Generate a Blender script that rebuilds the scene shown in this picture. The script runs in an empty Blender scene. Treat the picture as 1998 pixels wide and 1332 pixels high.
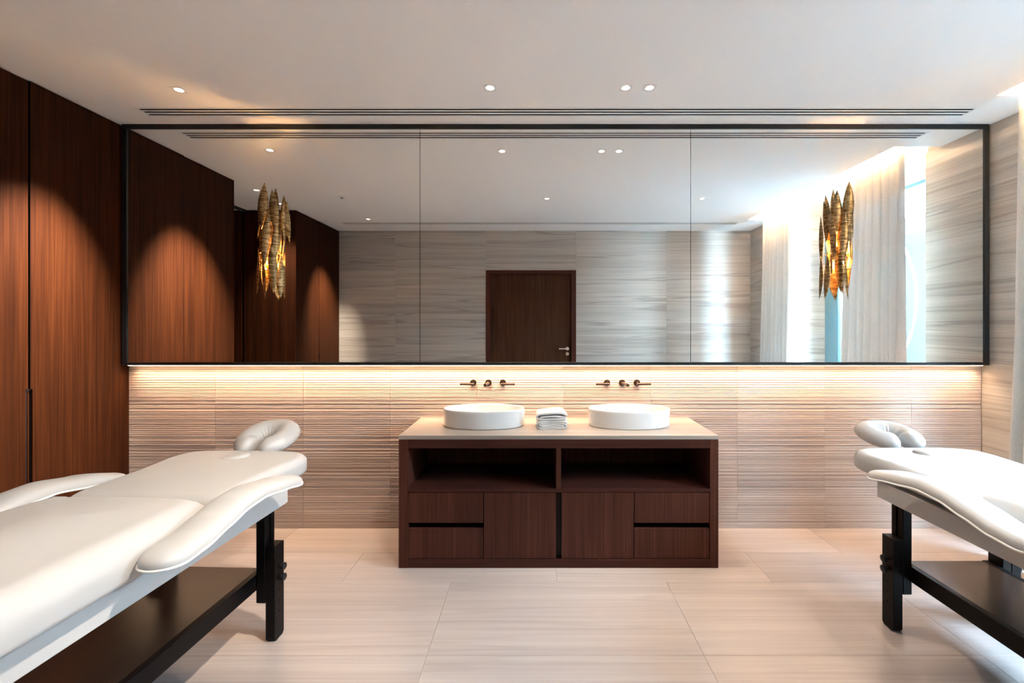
import bpy, bmesh, math, random
from mathutils import Vector, Matrix
R = math.radians
rnd = random.Random(7)
scene = bpy.context.scene
COL = scene.collection

# ------------------------------------------------------------------ camera
CAM_H = 1.46
FPX = 920.0
cam = bpy.data.cameras.new('camera')
cam.sensor_width = 36.0
cam.lens = FPX * 36.0 / 1998.0
cam.shift_x = -(1044 - 999) / 1998.0
cam.shift_y = -(666 - 636) / 1998.0
cam.clip_start = 0.02
camo = bpy.data.objects.new('camera', cam)
camo.location = (0, 0, CAM_H)
camo.rotation_euler = (R(90), 0, 0)
COL.objects.link(camo)
scene.camera = camo

# ------------------------------------------------------------------ world, exposure
w = bpy.data.worlds.new('sky')
scene.world = w
w.use_nodes = True
bg = w.node_tree.nodes['Background']
bg.inputs[0].default_value = (0.60, 0.78, 1.0, 1)
bg.inputs[1].default_value = 8.8
scene.view_settings.view_transform = 'Standard'
scene.view_settings.look = 'None'
scene.view_settings.gamma = 1.0
scene.view_settings.use_curve_mapping = False
scene.view_settings.exposure = 3.9
scene.cycles.sample_clamp_indirect = 6.0
scene.cycles.blur_glossy = 1.0
scene.cycles.max_bounces = 10
scene.cycles.diffuse_bounces = 6
scene.cycles.glossy_bounces = 5
scene.cycles.transparent_max_bounces = 16

WARM = (1.0, 0.86, 0.70)
WARM2 = (1.0, 0.69, 0.45)

# room constants (metres; camera at x=0,y=0, looking +y)
XL, XR = -2.937, 3.226
YB, YF = 3.407, -0.39
ZC = 2.8875
XW = 3.90                 # window plane
REC0, REC1 = 0.884, 2.09  # recess in the left wall
WIN0, WIN1 = 0.33, 2.78   # window bay
COVE_X, COVE_Y1 = 2.86, 2.92
ZCOVE = 3.10


def lamp(name, kind, loc, power, color, target=None, **kw):
    d = bpy.data.lights.new(name, kind)
    d.energy = power
    d.color = color
    for k, v in kw.items():
        setattr(d, k, v)
    o = bpy.data.objects.new(name, d)
    o.location = loc
    if target is not None:
        o.rotation_euler = (Vector(target) - Vector(loc)).to_track_quat('-Z', 'Y').to_euler()
    COL.objects.link(o)
    return o


# portal that only guides sampling of the sky through the window opening (gives no light of its own)
p = lamp('window_portal', 'AREA', (XW + 0.14, (WIN0 + WIN1) / 2, 1.55), 1.0, (1, 1, 1),
         target=(0, (WIN0 + WIN1) / 2, 1.55), shape='RECTANGLE', size=3.1, size_y=2.5)
p.rotation_euler = (R(90), 0, R(90))
p.data.cycles.is_portal = True

# light strip hidden in the slot under the mirror, and the one in the curtain cove
lamp('mirror_strip_light', 'AREA', (0.145, 3.354, 1.176), 2.15, WARM2, target=(0.145, 3.37, 0.5), spread=R(120),
     shape='RECTANGLE', size=6.05, size_y=0.012)
cl = lamp('cove_strip_light', 'AREA', (2.78, 1.63, 2.945), 14.0, (1.0, 0.70, 0.42), shape='RECTANGLE', size=0.02, size_y=2.5)
cl.rotation_euler = (0, R(-120), 0)


# ------------------------------------------------------------------ materials
def new_mat(name):
    m = bpy.data.materials.new(name)
    m.use_nodes = True
    nt = m.node_tree
    b = nt.nodes['Principled BSDF']
    return m, nt, b


def N(nt, t, **kw):
    n = nt.nodes.new(t)
    for k, v in kw.items():
        setattr(n, k, v)
    return n


def plain(name, col, rough=0.5, metal=0.0, spec=0.5, bump=None, emit=None):
    m, nt, b = new_mat(name)
    b.inputs['Base Color'].default_value = (*col, 1)
    b.inputs['Roughness'].default_value = rough
    b.inputs['Metallic'].default_value = metal
    b.inputs['Specular IOR Level'].default_value = spec
    if bump:
        sc, st = bump
        tc = N(nt, 'ShaderNodeTexCoord')
        nz = N(nt, 'ShaderNodeTexNoise')
        nz.inputs['Scale'].default_value = sc
        nz.inputs['Detail'].default_value = 4
        bp = N(nt, 'ShaderNodeBump')
        bp.inputs['Strength'].default_value = st
        bp.inputs['Distance'].default_value = 0.01
        nt.links.new(tc.outputs['Object'], nz.inputs['Vector'])
        nt.links.new(nz.outputs[0], bp.inputs['Height'])
        nt.links.new(bp.outputs[0], b.inputs['Normal'])
    if emit:
        b.inputs['Emission Color'].default_value = (*emit[0], 1)
        b.inputs['Emission Strength'].default_value = emit[1]
    return m


def mapped_noise(nt, pos, scale, detail=4, dist=0.0, rough=0.55):
    mp = N(nt, 'ShaderNodeMapping')
    mp.inputs['Scale'].default_value = scale
    nt.links.new(pos, mp.inputs['Vector'])
    nz = N(nt, 'ShaderNodeTexNoise')
    nz.inputs['Scale'].default_value = 1.0
    nz.inputs['Detail'].default_value = detail
    nz.inputs['Roughness'].default_value = rough
    nz.inputs['Distortion'].default_value = dist
    nt.links.new(mp.outputs[0], nz.inputs['Vector'])
    return nz.outputs[0]


def ramp(nt, fac, stops):
    r = N(nt, 'ShaderNodeValToRGB')
    els = r.color_ramp.elements
    els[0].position, els[0].color = stops[0][0], (*stops[0][1], 1)
    els[1].position, els[1].color = stops[-1][0], (*stops[-1][1], 1)
    for p_, c_ in stops[1:-1]:
        e = els.new(p_)
        e.color = (*c_, 1)
    nt.links.new(fac, r.inputs['Fac'])
    return r.outputs['Color']


def mixc(nt, a, b, fac, mode='MIX'):
    mx = N(nt, 'ShaderNodeMix', data_type='RGBA', blend_type=mode)
    if isinstance(fac, float):
        mx.inputs[0].default_value = fac
    else:
        nt.links.new(fac, mx.inputs[0])
    for s, v in ((6, a), (7, b)):
        if isinstance(v, tuple):
            mx.inputs[s].default_value = (*v, 1)
        else:
            nt.links.new(v, mx.inputs[s])
    return mx.outputs[2]


def offset_pos(nt, amount):
    """world position shifted per object, so neighbouring pieces do not repeat the same veins"""
    g = N(nt, 'ShaderNodeNewGeometry')
    oi = N(nt, 'ShaderNodeObjectInfo')
    ml = N(nt, 'ShaderNodeVectorMath', operation='SCALE')
    ml.inputs[0].default_value = amount
    nt.links.new(oi.outputs['Random'], ml.inputs['Scale'])
    ad = N(nt, 'ShaderNodeVectorMath', operation='ADD')
    nt.links.new(g.outputs['Position'], ad.inputs[0])
    nt.links.new(ml.outputs[0], ad.inputs[1])
    return ad.outputs[0], oi.outputs['Random']


def wood(name, dark, mid, light, axis='z', rough=0.38, fine=95.0):
    m, nt, b = new_mat(name)
    pos, rand = offset_pos(nt, (3.1, 1.7, 2.3))

    def sc(across, along):
        return {'z': (across, across, along), 'x': (along, across, across), 'y': (across, along, across)}[axis]
    a = mapped_noise(nt, pos, sc(fine, 1.6), 5, 0.25)
    c = mapped_noise(nt, pos, sc(fine * 0.22, 0.55), 3, 0.4)
    f = N(nt, 'ShaderNodeMath', operation='MULTIPLY_ADD')
    nt.links.new(a, f.inputs[0])
    f.inputs[1].default_value = 0.65
    g = N(nt, 'ShaderNodeMath', operation='MULTIPLY')
    nt.links.new(c, g.inputs[0])
    g.inputs[1].default_value = 0.35
    nt.links.new(g.outputs[0], f.inputs[2])
    col = ramp(nt, f.outputs[0], [(0.34, dark), (0.5, mid), (0.66, light)])
    nt.links.new(col, b.inputs['Base Color'])
    b.inputs['Roughness'].default_value = rough
    b.inputs['Specular IOR Level'].default_value = 0.07
    return m


def stone(name, dark, mid, light, vein, axis='z', rough=0.45, veins=0.5, off=(2.0, 1.0, 3.0), fine=70.0, spec=0.4):
    m, nt, b = new_mat(name)
    pos, rand = offset_pos(nt, off)

    def sc(across, along):
        return {'z': (along, along, across), 'y': (along, across, along)}[axis]
    a = mapped_noise(nt, pos, sc(fine, 0.9), 5, 0.2)
    c = mapped_noise(nt, pos, sc(fine * 0.16, 0.28), 4, 0.3)
    f = N(nt, 'ShaderNodeMath', operation='MULTIPLY_ADD')
    nt.links.new(a, f.inputs[0])
    f.inputs[1].default_value = 0.45
    g = N(nt, 'ShaderNodeMath', operation='MULTIPLY')
    nt.links.new(c, g.inputs[0])
    g.inputs[1].default_value = 0.55
    nt.links.new(g.outputs[0], f.inputs[2])
    col = ramp(nt, f.outputs[0], [(0.33, dark), (0.5, mid), (0.67, light)])
    # thin darker veins along the bedding
    v = mapped_noise(nt, pos, sc(fine * 0.075, 0.17), 3, 0.35)
    d = N(nt, 'ShaderNodeMath', operation='SUBTRACT')
    nt.links.new(v, d.inputs[0])
    d.inputs[1].default_value = 0.5
    ab = N(nt, 'ShaderNodeMath', operation='ABSOLUTE')
    nt.links.new(d.outputs[0], ab.inputs[0])
    mr = N(nt, 'ShaderNodeMapRange')
    mr.inputs[1].default_value = 0.0
    mr.inputs[2].default_value = 0.022
    mr.inputs[3].default_value = veins
    mr.inputs[4].default_value = 0.0
    nt.links.new(ab.outputs[0], mr.inputs[0])
    col = mixc(nt, col, vein, mr.outputs[0])
    # slight piece-to-piece tone
    tone = ramp(nt, rand, [(0.0, (0.86, 0.87, 0.89)), (1.0, (1.0, 1.0, 1.0))])
    col = mixc(nt, col, tone, 1.0, 'MULTIPLY')
    nt.links.new(col, b.inputs['Base Color'])
    b.inputs['Roughness'].default_value = rough
    b.inputs['Specular IOR Level'].default_value = spec
    return m


M = {}
M['plaster'] = plain('white_plaster', (0.92, 0.915, 0.91), 0.9, spec=0.1)
M['trimwhite'] = plain('white_trim', (0.82, 0.81, 0.80), 0.5)
M['black'] = plain('black_metal', (0.008, 0.008, 0.009), 0.4)
M['void'] = plain('dark_void', (0.003, 0.003, 0.003), 0.9, spec=0.0)
M['grout'] = plain('grout', (0.42, 0.36, 0.32), 0.9, spec=0.1)
M['wood_wall'] = wood('walnut_wall', (0.017, 0.0043, 0.0013), (0.031, 0.0083, 0.0024), (0.049, 0.0140, 0.0041), 'z', 0.6)
M['wood_dark'] = wood('walnut_vanity_vertical', (0.050, 0.0160, 0.0105), (0.072, 0.0240, 0.0155), (0.100, 0.0345, 0.0225), 'z', 0.5, 110)
M['wood_dark_x'] = wood('walnut_vanity_horizontal', (0.045, 0.0140, 0.0100), (0.060, 0.0195, 0.0138), (0.076, 0.0260, 0.0186), 'x', 0.5, 90)
M['wood_door'] = wood('walnut_door', (0.036, 0.013, 0.0068), (0.060, 0.024, 0.0126), (0.088, 0.037, 0.020), 'z', 0.45, 70)
M['stone_wall'] = stone('vein_stone_wall', (0.385, 0.335, 0.285), (0.50, 0.445, 0.385), (0.61, 0.55, 0.485), (0.25, 0.21, 0.175), 'z', 0.5, 0.55, off=(2.0, 0.3, 0.11))
M['stone_rib'] = stone('vein_stone_ribbed', (0.46, 0.350, 0.295), (0.54, 0.420, 0.358), (0.62, 0.495, 0.425), (0.39, 0.285, 0.235), 'z', 0.5, 0.2, off=(2.0, 0.3, 0.9), fine=60)
M['stone_floor'] = stone('vein_stone_floor', (0.36, 0.298, 0.272), (0.43, 0.366, 0.338), (0.50, 0.435, 0.40), (0.295, 0.242, 0.218), 'y', 0.28, 0.25, off=(3.0, 1.9, 0.0), fine=55, spec=0.5)
M['stone_top'] = stone('vein_stone_counter', (0.32, 0.26, 0.22), (0.38, 0.32, 0.275), (0.44, 0.38, 0.33), (0.23, 0.19, 0.16), 'y', 0.35, 0.2, off=(3.0, 1.9, 0.0), fine=55)
M['mirror'] = plain('mirror_silver', (0.90, 0.905, 0.90), 0.0, 1.0)
M['leather'] = plain('white_vinyl', (0.47, 0.468, 0.467), 0.42, bump=(9.0, 0.05))
M['piping'] = plain('white_piping', (0.86, 0.85, 0.83), 0.4)
M['tablewhite'] = plain('white_lacquer', (0.50, 0.50, 0.50), 0.45)
M['espresso'] = plain('espresso_beech', (0.0045, 0.0030, 0.0030), 0.45, spec=0.15)
M['shelf'] = plain('espresso_shelf', (0.040, 0.018, 0.010), 0.24)
M['ceramic'] = plain('white_ceramic', (0.80, 0.80, 0.79), 0.10)
M['bronze'] = plain('dark_bronze', (0.060, 0.038, 0.030), 0.35, 0.7)
M['towel'] = plain('white_towel', (0.74, 0.735, 0.725), 0.95, spec=0.1, bump=(420.0, 0.5))
M['lens'] = plain('lamp_lens', (1, 1, 1), 0.3, emit=((1.0, 0.90, 0.74), 2.0))
M['baffle'] = plain('grey_baffle', (0.30, 0.29, 0.28), 0.5)
M['strip'] = plain('strip_diffuser', (1, 1, 1), 0.3, emit=((1.0, 0.72, 0.42), 1.2))
M['bulb'] = plain('bulb_glass', (1, 1, 1), 0.3, emit=((1.0, 0.58, 0.20), 40.0))
M['frame_alu'] = plain('skylight_tinted_aluminium', (0.13, 0.24, 0.29), 0.45, 0.2)  # blue cast of the outdoor skylight is painted into the frame colour
M['garden'] = plain('grey_render', (0.085, 0.105, 0.115), 0.9, bump=(6.0, 0.3))
M['paving'] = plain('grey_paving', (0.10, 0.10, 0.10), 0.9)
M['steel'] = plain('satin_steel', (0.62, 0.60, 0.57), 0.3, 1.0)


def make_gold():
    m, nt, b = new_mat('hammered_brass')
    b.inputs['Metallic'].default_value = 1.0
    tc = N(nt, 'ShaderNodeTexCoord')
    a = mapped_noise(nt, tc.outputs['Object'], (14, 14, 85), 3, 0.8)
    c = mapped_noise(nt, tc.outputs['Object'], (60, 60, 40), 3, 0.0)
    col = ramp(nt, a, [(0.36, (0.20, 0.115, 0.045)), (0.52, (0.55, 0.37, 0.17)), (0.66, (0.80, 0.60, 0.33))])
    col2 = ramp(nt, c, [(0.35, (0.6, 0.58, 0.55)), (0.65, (1, 1, 1))])
    nt.links.new(mixc(nt, col, col2, 1.0, 'MULTIPLY'), b.inputs['Base Color'])
    b.inputs['Roughness'].default_value = 0.38
    bp = N(nt, 'ShaderNodeBump')
    bp.inputs['Strength'].default_value = 0.6
    bp.inputs['Distance'].default_value = 0.004
    nt.links.new(a, bp.inputs['Height'])
    nt.links.new(bp.outputs[0], b.inputs['Normal'])
    return m


def make_sheer():
    m, nt, b = new_mat('sheer_linen')
    out = nt.nodes['Material Output']
    nt.nodes.remove(b)
    tc = N(nt, 'ShaderNodeTexCoord')
    a = mapped_noise(nt, tc.outputs['Object'], (500, 500, 60), 2)
    col = ramp(nt, a, [(0.3, (0.60, 0.555, 0.50)), (0.7, (0.72, 0.675, 0.615))])
    df = N(nt, 'ShaderNodeBsdfDiffuse')
    tl = N(nt, 'ShaderNodeBsdfTranslucent')
    tr = N(nt, 'ShaderNodeBsdfTransparent')
    nt.links.new(col, df.inputs[0])
    nt.links.new(col, tl.inputs[0])
    m1 = N(nt, 'ShaderNodeMixShader')
    m1.inputs[0].default_value = 0.05
    nt.links.new(df.outputs[0], m1.inputs[1])
    nt.links.new(tl.outputs[0], m1.inputs[2])
    m2 = N(nt, 'ShaderNodeMixShader')
    m2.inputs[0].default_value = 0.002
    nt.links.new(m1.outputs[0], m2.inputs[1])
    nt.links.new(tr.outputs[0], m2.inputs[2])
    nt.links.new(m2.outputs[0], out.inputs[0])
    return m


def make_glass():
    m, nt, b = new_mat('window_glass')
    out = nt.nodes['Material Output']
    nt.nodes.remove(b)
    tr = N(nt, 'ShaderNodeBsdfTransparent')
    tr.inputs[0].default_value = (0.90, 0.96, 0.96, 1)
    gl = N(nt, 'ShaderNodeBsdfGlossy')
    gl.inputs['Roughness'].default_value = 0.0
    lw = N(nt, 'ShaderNodeLayerWeight')
    lw.inputs[0].default_value = 0.5
    pw = N(nt, 'ShaderNodeMath', operation='POWER')
    nt.links.new(lw.outputs['Facing'], pw.inputs[0])
    pw.inputs[1].default_value = 5.0
    fr = N(nt, 'ShaderNodeMath', operation='MULTIPLY_ADD')
    nt.links.new(pw.outputs[0], fr.inputs[0])
    fr.inputs[1].default_value = 0.96
    fr.inputs[2].default_value = 0.04
    mx = N(nt, 'ShaderNodeMixShader')
    nt.links.new(fr.outputs[0], mx.inputs[0])
    nt.links.new(tr.outputs[0], mx.inputs[1])
    nt.links.new(gl.outputs[0], mx.inputs[2])
    nt.links.new(mx.outputs[0], out.inputs[0])
    return m


M['gold'] = make_gold()
M['sheer'] = make_sheer()
M['glass'] = make_glass()


# ------------------------------------------------------------------ mesh helpers
def obj(name, bm, mat, parent=None, smooth=None):
    me = bpy.data.meshes.new(name)
    bmesh.ops.recalc_face_normals(bm, faces=bm.faces)
    bm.to_mesh(me)
    bm.free()
    me.materials.append(mat)
    if smooth is not None:
        me.polygons.foreach_set('use_smooth', [True] * len(me.polygons))
        if smooth < 180:
            me.set_sharp_from_angle(angle=R(smooth))
    o = bpy.data.objects.new(name, me)
    COL.objects.link(o)
    if parent is not None:
        o.parent = parent
    return o


def tag(o, label, cat, group=None):
    o['label'] = label
    o['category'] = cat
    if group:
        o['group'] = group
    return o


def thing(name, label, cat, loc=(0, 0, 0), rz=0.0, group=None):
    o = bpy.data.objects.new(name, None)
    o.empty_display_size = 0.1
    COL.objects.link(o)
    o.location = loc
    o.rotation_euler = (0, 0, rz)
    return tag(o, label, cat, group)


def setting(name, bm, mat, parent=None, smooth=None):
    o = obj(name, bm, mat, parent, smooth)
    o['kind'] = 'structure'
    return o


def setting_empty(name, loc=(0, 0, 0)):
    o = bpy.data.objects.new(name, None)
    COL.objects.link(o)
    o.location = loc
    o['kind'] = 'structure'
    return o


def add_box(bm, x0, x1, y0, y1, z0, z1, bev=0.0, seg=1):
    vs = [bm.verts.new((x, y, z)) for x in (x0, x1) for y in (y0, y1) for z in (z0, z1)]
    q = [(0, 1, 3, 2), (4, 6, 7, 5), (0, 4, 5, 1), (2, 3, 7, 6), (0, 2, 6, 4), (1, 5, 7, 3)]
    fs = [bm.faces.new([vs[i] for i in f]) for f in q]
    if bev > 0:
        es = list({e for f in fs for e in f.edges})
        bmesh.ops.bevel(bm, geom=es, offset=bev, segments=seg, profile=0.5, affect='EDGES')
    return bm


def box(*a, **k):
    return add_box(bmesh.new(), *a, **k)


def add_sweep(bm, rings, closed_ring=True, cap=True, loop=False):
    """rings: list of equal-length lists of points"""
    rv = [[bm.verts.new(p_) for p_ in r] for r in rings]
    n = len(rings[0])
    rng = range(len(rv)) if loop else range(len(rv) - 1)
    for i in rng:
        a, b = rv[i], rv[(i + 1) % len(rv)]
        for j in range(n if closed_ring else n - 1):
            k = (j + 1) % n
            bm.faces.new((a[j], a[k], b[k], b[j]))
    if cap and closed_ring and not loop:
        bm.faces.new(rv[0][::-1])
        bm.faces.new(rv[-1])
    return bm


def add_tube(bm, pts, r, n=10, loop=False):
    pts = [Vector(p_) for p_ in pts]
    rr = r if isinstance(r, (list, tuple)) else [r] * len(pts)
    rings = []
    up = Vector((0, 0, 1))
    for i, p_ in enumerate(pts):
        if loop:
            t = pts[(i + 1) % len(pts)] - pts[i - 1]
        else:
            t = pts[min(i + 1, len(pts) - 1)] - pts[max(i - 1, 0)]
        t.normalize()
        ref = up if abs(t.z) < 0.95 else Vector((0, 1, 0))
        s = t.cross(ref).normalized()
        u = s.cross(t)
        rings.append([p_ + (s * math.cos(2 * math.pi * k / n) + u * math.sin(2 * math.pi * k / n)) * rr[i] for k in range(n)])
    return add_sweep(bm, rings, loop=loop)


def add_cyl(bm, p0, p1, r, n=24):
    return add_tube(bm, [p0, p1], r, n)


def add_prism(bm, outline, axis, d0, d1):
    """outline in the two other axes (in xyz order)"""
    def mk(a, b, d):
        return {'x': (d, a, b), 'y': (a, d, b), 'z': (a, b, d)}[axis]
    return add_sweep(bm, [[mk(a, b, d0) for a, b in outline], [mk(a, b, d1) for a, b in outline]])


def plate_with_holes(x0, x1, y0, y1, z, th, holes):
    """horizontal plate, underside at z, with rectangular openings"""
    xs = sorted({x0, x1, *[h[0] for h in holes], *[h[1] for h in holes]})
    ys = sorted({y0, y1, *[h[2] for h in holes], *[h[3] for h in holes]})
    xs = [x for x in xs if x0 <= x <= x1]
    ys = [y for y in ys if y0 <= y <= y1]
    bm = bmesh.new()
    vd = {}

    def v(i, j, k):
        if (i, j, k) not in vd:
            vd[i, j, k] = bm.verts.new((xs[i], ys[j], z + k * th))
        return vd[i, j, k]

    def solid(i, j):
        if not (0 <= i < len(xs) - 1 and 0 <= j < len(ys) - 1):
            return False
        cx, cy = (xs[i] + xs[i + 1]) / 2, (ys[j] + ys[j + 1]) / 2
        return not any(h[0] < cx < h[1] and h[2] < cy < h[3] for h in holes)
    for i in range(len(xs) - 1):
        for j in range(len(ys) - 1):
            if not solid(i, j):
                continue
            bm.faces.new((v(i, j, 0), v(i, j + 1, 0), v(i + 1, j + 1, 0), v(i + 1, j, 0)))
            bm.faces.new((v(i, j, 1), v(i + 1, j, 1), v(i + 1, j + 1, 1), v(i, j + 1, 1)))
            for di, dj, e in ((-1, 0, ((i, j), (i, j + 1))), (1, 0, ((i + 1, j + 1), (i + 1, j))),
                              (0, -1, ((i + 1, j), (i, j))), (0, 1, ((i, j + 1), (i + 1, j + 1)))):
                if not solid(i + di, j + dj):
                    (a, b), (c, d) = e
                    bm.faces.new((v(a, b, 0), v(a, b, 1), v(c, d, 1), v(c, d, 0)))
    return bm


# ------------------------------------------------------------------ room shell
floor = setting('floor', box(-4.5, 4.1, YF - 0.2, 3.6, -0.16, -0.012), M['grout'])
# floor stones: courses along x
courses = [(YF, 0.29), (0.29, 0.89), (0.89, 1.49), (1.49, 2.09), (2.09, 2.69), (2.69, 3.04), (3.04, YB)]
starts = [0.13, -0.48, 0.13, -0.48, -0.48, 0.746 - 1.23 - 0.62, -0.486]
for (ya, yb), s in zip(courses, starts):
    x = s
    while x > XL:
        x -= 1.23
    while x < XW:
        a, b = max(x, -2.95), min(x + 1.23, XW - 0.01)
        if ya >= WIN1 - 0.1 or yb <= 0.3:
            b = min(b, XR)
        if b - a > 0.02:
            obj('tile', box(a + 0.0006, b - 0.0006, ya + 0.0006, yb - 0.0006, -0.012, 0.0, bev=0.0006), M['stone_floor'], floor)
        x += 1.23
for i in range(3):
    obj('tile', box(-4.4 + i * 0.483, -4.4 + (i + 1) * 0.483 - 0.0012, REC0, REC1, -0.012, 0.0, bev=0.0006), M['stone_floor'], floor)

# ceiling with openings for vents and downlights
VENT = (-2.61, 2.89, 3.097, 3.195)
VENT2 = (-2.67, 2.80, 0.07, 0.168)
DL = [  # x, y, aim, power, cone, label
    (-0.270, 2.825, (-0.28, 3.02, 0.8), 6.5, 62, 'square recessed downlight above the left basin'),
    (0.543, 2.825, (0.58, 3.02, 0.8), 6.5, 62, 'square recessed downlight above the right basin, left one of the close pair'),
    (0.685, 2.825, (0.60, 1.6, 0.0), 21, 70, 'square recessed downlight on the right side of the close pair over the right basin'),
    (-2.152, 2.850, (-2.937, 2.70, 1.48), 140, 50, 'tilted square downlight nearest the walnut wall, above the head of the left massage table'),
    (0.132, 1.395, (-1.50, 1.72, 0.85), 38, 72, 'ceiling downlight seen in the middle mirror pane, over the centre of the room'),
    (1.869, 1.395, (1.3, 2.5, 0.3), 8, 74, 'ceiling downlight seen in the right mirror pane, over the right massage table'),
    (-2.227, 0.386, (-2.937, 0.12, 1.48), 75, 48, 'ceiling downlight seen in the mirror next to the far ceiling vent'),
    (-2.963, 1.175, (-3.15, 0.90, 1.2), 22, 60, 'ceiling downlight at the mouth of the walnut recess, seen right of the left sconce'),
    (-2.920, 1.730, (-3.2, 1.5, 0.3), 12, 60, 'ceiling downlight at the mouth of the walnut recess, seen left of the left sconce'),
]
HS = 0.035
holes = [VENT, VENT2, (COVE_X, 5, WIN0 - 0.02, COVE_Y1)] + [(x - HS, x + HS, y - HS, y + HS) for x, y, *_ in DL]
ceiling = setting('ceiling', plate_with_holes(-4.5, XW, YF - 0.1, 3.5, ZC, 0.025, holes), M['plaster'])
roof = setting('roof_slab', box(-4.6, 4.15, YF - 0.3, 3.7, ZCOVE, ZCOVE + 0.2), M['plaster'])
bm = bmesh.new()
add_box(bm, 2.66, 2.68, WIN0, COVE_Y1, ZC + 0.025, ZCOVE)
add_box(bm, 2.66, XR, COVE_Y1, COVE_Y1 + 0.02, ZC + 0.025, ZCOVE)
add_box(bm, 2.66, COVE_X, WIN0 - 0.02, WIN0, ZC + 0.025, ZCOVE)
add_box(bm, COVE_X, XR, WIN0 - 0.02, WIN0, ZC, ZCOVE)
setting('trim_cove', bm, M['plaster'])

# back wall: ribbed stone below the mirror
wall_back = setting('wall_back', box(-3.2, 3.4, YB + 0.018, 3.62, -0.16, ZCOVE), M['grout'])
xs_back = [XL] + [(x - 1044) / 270.0 for x in (420, 591, 761, 930.5, 1100, 1270, 1439, 1609.5, 1779)] + [XR]
ribr = random.Random(3)
for r_ in range(4):
    z0, z1 = r_ * 0.3, (r_ + 1) * 0.3
    # split profile: courses of uneven ribs with recessed grooves
    prof = [(z0 + 0.0006, 0.0)]
    z = z0 + 0.0006
    while True:
        h = ribr.choice((0.006, 0.009, 0.012, 0.015))
        d = ribr.uniform(0.0, 0.0018)
        if z + h > z1 - 0.004:
            prof.append((z1 - 0.0006, d))
            break
        prof += [(z, d), (z + h, d + 0.0018), (z + h + 0.0007, 0.0055), (z + h + 0.0025, 0.0055)]
        z += h + 0.0032
    bmv = None
    for i in range(len(xs_back) - 1):
        a, b = xs_back[i] + 0.0006, xs_back[i + 1] - 0.0006
        bm = bmesh.new()
        jit = ribr.uniform(-0.0008, 0.0008)
        L = [bm.verts.new((a, YB + d + jit, zz)) for zz, d in prof]
        Q = [bm.verts.new((b, YB + d + jit, zz)) for zz, d in prof]
        for k in range(len(prof) - 1):
            bm.faces.new((L[k], Q[k], Q[k + 1], L[k + 1]))
        # back edges
        la, lb = bm.verts.new((a, YB + 0.018, prof[0][0])), bm.verts.new((a, YB + 0.018, prof[-1][0]))
        qa, qb = bm.verts.new((b, YB + 0.018, prof[0][0])), bm.verts.new((b, YB + 0.018, prof[-1][0]))
        bm.faces.new(L + [lb, la])
        bm.faces.new(Q[::-1] + [qa, qb])
        bm.faces.new((L[0], la, qa, Q[0]))
        bm.faces.new((L[-1], Q[-1], qb, lb))
        obj('tile', bm, M['stone_rib'], wall_back)

# left wall: walnut panels on a carcass, with a recess
bm = bmesh.new()
add_box(bm, -3.2, XL - 0.022, REC1, 3.6, 0, ZC)
add_box(bm, -3.2, XL - 0.022, YF - 0.1, REC0 - 0.022, 0, ZC)
wall_left = setting('wall_left', bm, M['void'])
NOTCH = (0.42, 1.095)


def wood_panel(y0, y1, notch_at=None, proud=0.0):
    z0, z1 = 0.004, ZC - 0.006
    o = [(y0, z0), (y1, z0), (y1, z1), (y0, z1)]
    if notch_at == 'low':
        n = y0 + 0.012
        o = [(y0, z0), (y1, z0), (y1, z1), (y0, z1), (y0, NOTCH[1]), (n, NOTCH[1]), (n, NOTCH[0]), (y0, NOTCH[0])]
    if notch_at == 'high':
        n = y1 - 0.012
        o = [(y0, z0), (y1, z0), (y1, NOTCH[0]), (n, NOTCH[0]), (n, NOTCH[1]), (y1, NOTCH[1]), (y1, z1), (y0, z1)]
    return obj('panel', add_prism(bmesh.new(), o, 'x', XL - 0.022, XL + proud), M['wood_wall'], wall_left)


def finger_pull(y):
    b2 = bmesh.new()
    add_box(b2, XL - 0.0215, XL - 0.004, y - 0.017, y - 0.012, NOTCH[0], NOTCH[1])
    add_box(b2, XL - 0.0215, XL - 0.004, y + 0.012, y + 0.017, NOTCH[0], NOTCH[1])
    add_box(b2, XL - 0.0215, XL - 0.004, y - 0.017, y + 0.017, NOTCH[1] - 0.012, NOTCH[1])
    o = obj('finger_pull', b2, M['black'], wall_left)
    obj('pull_strip', box(XL - 0.0215, XL - 0.007, y - 0.005, y + 0.004, NOTCH[0], NOTCH[1] - 0.012), M['wood_wall'], o)


wood_panel(2.7405, YB - 0.001, 'low', 0.004)
obj('seam_shade_strip', box(XL - 0.02, XL + 0.0038, 2.7375, 2.7404, NOTCH[1], ZC - 0.006), M['void'], wall_left)  # black strip painted in for the shadow gap between the two panels
wood_panel(REC1, 2.737, 'high', -0.005)
finger_pull(2.740)
wood_panel(0.273, REC0, 'low')
wood_panel(YF, 0.263, 'high')
finger_pull(0.268)
# recess (a short passage): side faces, end wall and dark door track
bm = bmesh.new()
add_box(bm, -4.5, XL - 0.022, REC0 - 0.06, REC0 - 0.022, 0, ZC)
add_box(bm, -4.5, -3.2, REC1 + 0.001, REC1 + 0.06, 0, ZC)
add_box(bm, -4.6, -4.45, REC0 - 0.06, REC1 + 0.06, 0, ZC)
wall_recess = setting('wall_recess', bm, M['void'])
obj('panel', box(-3.575, XL - 0.023, REC0 - 0.022, REC0, 0.004, ZC - 0.006), M['wood_wall'], wall_recess)
obj('panel', box(-4.45, -3.605, REC0 - 0.022, REC0, 0.004, ZC - 0.006), M['wood_wall'], wall_recess)
obj('panel', box(-4.45, -4.43, REC0 + 0.001, REC1, 0.004, ZC - 0.006), M['wood_wall'], wall_recess)
obj('panel', box(-4.43, XL - 0.002, REC1 - 0.018, REC1 - 0.0005, 0.004, ZC - 0.006), M['wood_wall'], wall_recess)
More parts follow.
